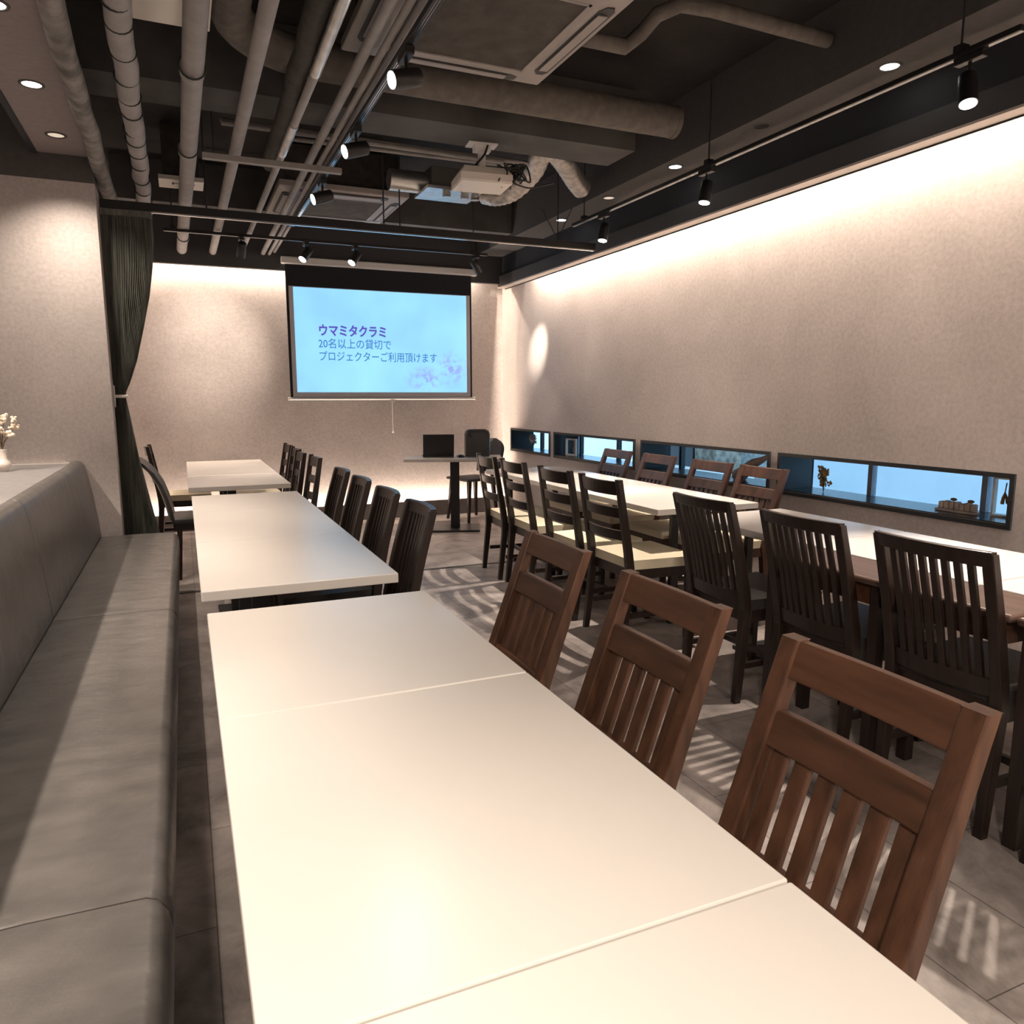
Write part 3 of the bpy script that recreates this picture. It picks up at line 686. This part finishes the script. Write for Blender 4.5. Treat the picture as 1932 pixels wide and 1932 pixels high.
# ventilation box with silver ducts
vb = thing('ventilation_fan', 'metal ventilation box with round outlets left of the projector', 'fan', (1.90, 5.62, 2.80))
obj('housing', B(-.14, .16, -.12, .2, .0, .16), mat('vent_box', (.16,.16,.155), .5, metal=.6), vb, .004)
obj('inlet_drum', MB().tube([(-.42, .02, .07), (-.13, .02, .07)], .075, 20), M['galv'], vb)
for x in (-.04, .10, .18): obj('outlet_spout', MB().lathe([(.032,0),(.032,.03),(.026,.034),(.026,.04)], 14, (x, -.16, -.06)), M['galv'], vb)
obj('bottom_plate', B(-.2, .22, -.22, .12, -.02, 0), M['galv'], vb)
fx = [(2.19, 5.55, 2.82), (2.25, 5.45, 2.79), (2.32, 5.3, 2.80), (2.36, 5.05, 2.87), (2.33, 4.85, 2.93), (2.40, 4.82, 2.95), (2.55, 4.95, 2.93), (2.75, 5.15, 2.88), (2.86, 5.24, 2.85)]
def smoothp(P, k=6):
    out = []
    for i in range(len(P)-1):
        p0, p1_, p2_, p3_ = [Vector(P[max(0, min(len(P)-1, i+d))]) for d in (-1, 0, 1, 2)]
        for j in range(k):
            t = j/k; out.append(tuple(.5*((2*p1_)+(-p0+p2_)*t+(2*p0-5*p1_+4*p2_-p3_)*t*t+(-p0+3*p1_-3*p2_+p3_)*t**3)))
    return out+[P[-1]]
sd = thing('flexible_duct', 'crinkled silver flexible duct bending behind the projector', 'duct', (0,0,0))
sp_ = smoothp(fx, 8); obj('tube', MB().tube(sp_, .075, 20, rfun=lambda i: .070+.006*(i % 2)), M['foil'], sd)

# projector
pj = thing('projector', 'white projector hanging from the ceiling beam with dark cables', 'projector', (1.745, 4.46, 2.555), math.radians(-6))
pb = MB()
pb.loft([[(-.155,-.12,0),(.155,-.12,0),(.155,.13,0),(-.155,.13,0)], [(-.16,-.125,.012),(.16,-.125,.012),(.16,.135,.012),(-.16,.135,.012)], [(-.16,-.125,.05),(.16,-.125,.05),(.16,.135,.05),(-.16,.135,.05)], [(-.13,-.09,.095),(.13,-.09,.095),(.13,.11,.095),(-.13,.11,.095)]], smooth=False)
obj('body', pb, M['white_plastic'], pj, .006, 3)
obj('lens', MB().tube([(.05,.13,.045),(.05,.155,.045)], .032, 18), M['black_metal'], pj)
mt = obj('ceiling_mount', MB().box(-.02, .02, -.02, .02, .095, .235).box(-.09, .09, -.05, .05, .235, .245).box(-.05, .05, -.03, .03, .2, .235), M['white_metal'], pj, .002)
kn = MB()
for s in range(5):
    base = Vector((.02+.05*s*.6, -.05, .10)); pts = [base]
    for i in range(7): pts.append(Vector((.06+.14*random.random()+.02*s, -.14+.10*random.random(), .0+.13*random.random())))
    kn.tube(smoothp([tuple(q) for q in pts], 5), .005, 6)
kn.tube(smoothp([(.03,-.03,.235),(.0,-.06,.17),(-.05,-.05,.11),(-.03,.0,.10)], 6), .007, 6)
obj('cable_tangle', kn, M['cable'], pj)
obj('cable_loop', MB().tube(smoothp([(.17,-.05,.03),(.30,.0,.02),(.42,.05,.06),(.5,.1,.09)], 6), .005, 6), M['cable'], pj)

# ------------------------------------------------------------------ lamps
def downlight(x, y, z, label, lit, group, power=0, ang=75):
    t = thing('downlight', label, 'ceiling light', (x, y, z), 0, group)
    obj('trim_ring', MB().lathe([(.040,-.0005),(.041,-.004),(.052,-.004),(.054,0)], 24, caps=False), M['soffit'], t)
    obj('lens', MB().lathe([(.0005,-.0015),(.040,-.0015),(.040,0),(.0005,0)], 24), {2: M['lamp'], 1: M['lamp_dim'], 0: M['black_paint']}[lit], t)
    if power: spot('downlight_beam', (x, y, z-.012), (x, y, 0), power, ang, .95, parent=None, radius=.035)
    return t
gr_ = 'recessed lights in the soffit by the window wall'
for y, lit, lab, p_ in ((2.712, 2, 'bright recessed ceiling light nearest the right edge in the window-side soffit', 22),
                    (3.548, 0, 'unlit recessed ceiling light in the window-side soffit, between two bright ones', 0),
                    (4.363, 2, 'bright recessed ceiling light in the window-side soffit behind the second hanging spotlight', 22),
                    (5.21, 1, 'dim recessed ceiling light in the window-side soffit above the third hanging spotlight', 0),
                    (6.0, 2, 'bright recessed ceiling light in the window-side soffit just in front of the partition rail', 16),
                    (6.88, 1, 'dim recessed ceiling light farthest along the window-side soffit, beyond the partition rail', 0)):
    downlight(3.075, y, 2.7995, lab, lit, gr_, p_*.85, 48)
gl_ = 'recessed lights in the soffit over the bench'
for y, lit, lab, p_ in ((3.509, 2, 'bright recessed ceiling light cut off in the top left corner', 7),
                    (4.287, 2, 'bright recessed ceiling light over the bench, second from the top left corner', 7),
                    (5.025, 1, 'dim recessed ceiling light above the short pale wall', 62)):
    downlight(-.545, y, 2.7295, lab, lit, gl_, p_, 75 if p_ < 30 else 120)
def spotlight(x, y, zt, d, label, group, power, target, lit=True, ang=60, drop=.07, blend=.7):
    """a track head: adapter, stem, can; d is the aim direction"""
    t = thing('spotlight', label, 'spotlight', (x, y, zt), 0, group)
    obj('adapter', B(-.018, .018, -.06, .06, -.030, -.001), M['black_metal'], t, .003)
    obj('stem', MB().tube([(0,0,-.03),(0,0,-drop)], .007, 8), M['black_metal'], t)
    D = Vector(d).normalized(); c_ = Vector((0,0,-drop-.028)); a = c_-D*.055; b_ = c_+D*.065
    obj('can', MB().tube([tuple(a-D*.006), tuple(a), tuple(c_), tuple(b_)], .036, 20, rfun=lambda i: (.028,.034,.036,.036)[i]), M['black_metal'], t)
    obj('lens', MB().tube([tuple(b_-D*.001), tuple(b_+D*.002)], .031, 20), M['lamp'] if lit else M['lamp_dim'], t)
    if power:
        p = Vector((x, y, zt))+b_+D*.012
        spot('spotlight_beam', tuple(p), target if target else tuple(p+D), power, ang, blend, radius=.014)
    return t
def track(label, p0, p1, z, hang, top):
    t = thing('lighting_track', label, 'lighting track', ((p0[0]+p1[0])/2, (p0[1]+p1[1])/2, z)); hx, hy = (p1[0]-p0[0])/2, (p1[1]-p0[1])/2
    if abs(hx) > abs(hy): obj('track_channel', B(-hx, hx, -.017, .017, 0, .022), M['black_metal'], t, .002)
    else: obj('track_channel', B(-.017, .017, -hy, hy, 0, .022), M['black_metal'], t, .002)
    if abs(hx) > abs(hy): obj('track_contact', MB().box(-hx, hx, -.006, -.003, -.001, .001).box(-hx, hx, .003, .006, -.001, .001), M['chrome'], t)
    else: obj('track_contact', MB().box(-.006, -.003, -hy, hy, -.001, .001).box(.003, .006, -hy, hy, -.001, .001), M['chrome'], t)
    for f in hang:
        x, y = hx*f, hy*f
        obj('hanger_rod', MB().tube([(x,y,.02),(x,y,top-z)], .0045, 8), M['rod'], t)
        obj('hanger_clip', B(x-.02, x+.02, y-.02, y+.02, .015, .045), M['black_metal'], t)
    return t
track('black lighting track hanging along the window wall side', (2.90, 1.98), (2.90, 5.45), 2.62, (-.86, .04, .9), 3.15 if False else 3.149)
track('black lighting track running under the conduits in mid ceiling', (.875, .2), (.875, 6.3), 2.62, (), 3.149)
track('black lighting track in front of the projection screen', (-.05, 6.68), (2.66, 6.68), 2.585, (-.95, .9), 3.149)
gs1 = 'spotlights on the window side track'
spotlight(2.90, 2.18, 2.62, (-.20,-.25,-1), 'hanging black spotlight nearest the right edge, shining down', gs1, 140, None, ang=56, drop=.10)
spotlight(2.90, 3.80, 2.62, (-.20,-.05,-1), 'hanging black spotlight on the window-side track, second from the right', gs1, 140, None, ang=56, drop=.10)
spotlight(2.90, 4.98, 2.62, (-.20,-.1,-1), 'hanging black spotlight on the window-side track beside the partition rail end', gs1, 140, None, ang=56, drop=.10)
gs2 = 'spotlights on the middle ceiling track'
spotlight(.875, 3.03, 2.62, (-.90,-.15,-.28), 'black spotlight with bright lens in front of the big air conditioner', gs2, 8, (.2,2.0,.7), ang=80)
spotlight(.875, 3.95, 2.62, (-.90,-.15,-.30), 'black spotlight on the middle track, second nearest, left of the projector', gs2, 8, (.2,3.3,.7), ang=80)
spotlight(.875, 4.93, 2.62, (-.90,-.12,-.32), 'black spotlight on the middle track in front of the far air conditioner', gs2, 8, (.2,4.6,.7), ang=80)
gs3 = 'spotlights in front of the projection screen'
spotlight(.52, 6.68, 2.585, (-.10,.75,-.9), 'black spotlight left of the projection screen aimed at the back wall', gs3, 60, (.30, 8.08, 1.75), lit=False, ang=52, blend=1.0)
spotlight(1.03, 6.68, 2.585, (-.55,-.35,-.75), 'black spotlight in front of the left end of the screen case', gs3, 32, (.3, 6.6, .7), ang=70)
spotlight(1.44, 6.68, 2.585, (-.55,-.35,-.75), 'black spotlight in front of the middle of the screen case', gs3, 32, (1.4, 6.0, .0), ang=80)
spotlight(2.55, 6.68, 2.585, (.6,.35,-.75), 'black spotlight at the right end of the screen case aimed at the window wall', gs3, 95, (3.40, 7.12, 1.80), lit=False, ang=26, blend=1.0)
# lamps of the same tracks and rows behind and beside the camera, and added wide fill spots
for y in (-.6, .9): spot('spotlight_beam', (2.90, y, 2.5), (2.62, y+.4, .7), 62, 52, .8)
for x, y, p_ in ((1.3, -1.3, 45), (2.6, -1.0, 75), (-.45, -.8, 105)): spot('wide_fill_light', (x, y, 2.3), (x, y, 0), p_, 165, .4, radius=.12)  # added fill light from unseen wide spots, no pendant lamps here
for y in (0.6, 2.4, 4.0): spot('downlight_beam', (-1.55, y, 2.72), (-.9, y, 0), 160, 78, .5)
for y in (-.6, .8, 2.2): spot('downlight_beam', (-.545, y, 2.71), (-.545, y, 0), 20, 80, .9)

# ------------------------------------------------------------------ things in the window niches
def bunch(name, label, loc, h, n, sp, mhead, cat='flowers', rot=None):
    t = thing(name, label, cat, loc)
    st = MB(); hd = MB()
    for i in range(n):
        a = random.uniform(0, 2*PI); r = random.uniform(.2, 1)*sp; z = h*random.uniform(.40, 1)
        p = (r*math.cos(a)*.6, r*math.sin(a), z); st.tube([(0,0,0), (p[0]*.25, p[1]*.25, z*.5), p], .0013, 5)
        for k in range(3): hd.ball((p[0]+random.uniform(-.008,.008), p[1]+random.uniform(-.008,.008), z-k*.012), random.uniform(.005,.010), 6, 4)
    obj('stem', st, M['dry_stem'], t); obj('flower_heads', hd, mhead, t)
    if rot: t.rotation_euler = rot
    return t
ZS = WZ0+.0285
bunch('dried_flowers', 'golden dried flower bunch at the left end of the widest window sill', (3.53, 3.385, ZS), .155, 26, .045, M['dry_flower'])
dw = thing('wooden_letters', 'row of rough pale wooden letter blocks on the widest window sill', 'ornament', (3.50, 2.50, ZS))
x = -.10
for k in range(7):
    hh = random.uniform(.030, .044); b_ = MB().box(-.016, .016, x, x+.024, .012, .012+hh); obj('letter_block', b_, M['drift'], dw, .006, 2); x += .028
obj('base', B(-.022, .022, -.105, .105, 0, .012), M['drift'], dw, .003)
for y in (-.07, .02): obj('sprig', MB().ball((0, y, .062), .012, 7, 5, (1,1.5,.7)), M['dry_stem'], dw)
pf = thing('picture_frame', 'white picture frame with a dried flower at the right end of the widest window', 'picture frame', (3.56, 2.30, ZS), 0)
f = MB(); f.box(-.012, .012, -.062, -.052, 0, .19).box(-.012, .012, .052, .062, 0, .19).box(-.012, .012, -.052, .052, 0, .010).box(-.012, .012, -.052, .052, .18, .19)
obj('frame', f, M['white_plastic'], pf)
dfl = MB(); 
for i in range(14):
    a = random.uniform(-.5, .5); dfl.tube([(-.004, 0, .165), (-.006, .004, .12), (-.008, math.sin(a)*.045, .06+.03*random.random())], .0030, 5)
obj('pressed_flower', dfl, M['dry_flower'], pf)
wf = thing('picture_frame', 'small white picture frame leaning at the left end of the second window', 'picture frame', (3.50, 6.57, ZS), math.radians(15))
f = MB(); f.box(-.01, .01, -.075, -.060, 0, .165).box(-.01, .01, .060, .075, 0, .165).box(-.01, .01, -.06, .06, 0, .014).box(-.01, .01, -.06, .06, .151, .165)
obj('frame', f, M['white_plastic'], wf)
sg = MB()
for i in range(12): sg.tube([(-.012, -.06, .01+.011*i), (-.014, -.03-.02*random.random(), .03+.012*i)], .003, 5)
obj('dried_sprig', sg, M['drift'], wf)
bunch('dried_grass', 'pinkish dried grass bunch in the window nearest the back wall', (3.52, 7.50, ZS), .17, 34, .07, M['pampas'])
bunch('dried_grass', 'pale fluffy dried grass at the right end of the second window', (3.53, 5.36, ZS), .14, 30, .06, M['pampas'])
dr = thing('driftwood', 'curved piece of driftwood leaning in the window behind the brown chairs', 'ornament', (3.52, 3.98, ZS))
obj('wood', MB().tube(smoothp([(0,.16,.02),(0,.10,.06),(0,.02,.12),(0,-.06,.15),(0,-.13,.185)], 6), .03, 10, rfun=lambda i: .055-.0018*i), M['drift'], dr)
# outside, seen through the third window
op = thing('stone_planter', 'mottled stone planter outside, seen through the window with driftwood', 'planter', (5.0, 6.20, -.2))
obj('body', MB().rects([(0,0,0,.13,.13), (0,0,1.0,.17,.17), (0,0,1.02,.18,.18), (0,0,1.05,.18,.18)]), M['stone'], op, .01)
tag(obj('pebbled_screen', B(5.4, 5.44, 5.55, 6.6, -.2, 1.3), M['pale_panel']), 'pale pebbled screen outside the window with driftwood', 'screen')
tag(obj('dark_cabinet', B(5.0, 5.4, 6.62, 7.5, -.2, 1.1), M['win_frame']), 'dark cabinet outside, behind the window with driftwood', 'cabinet')
tag(obj('garden_wall', B(4.45, 4.7, 5.3, 6.9, -.2, .60), M['white_metal'], None, .02), 'low white wall outside below the stone planter', 'bench')  # low white garden wall as one plain block
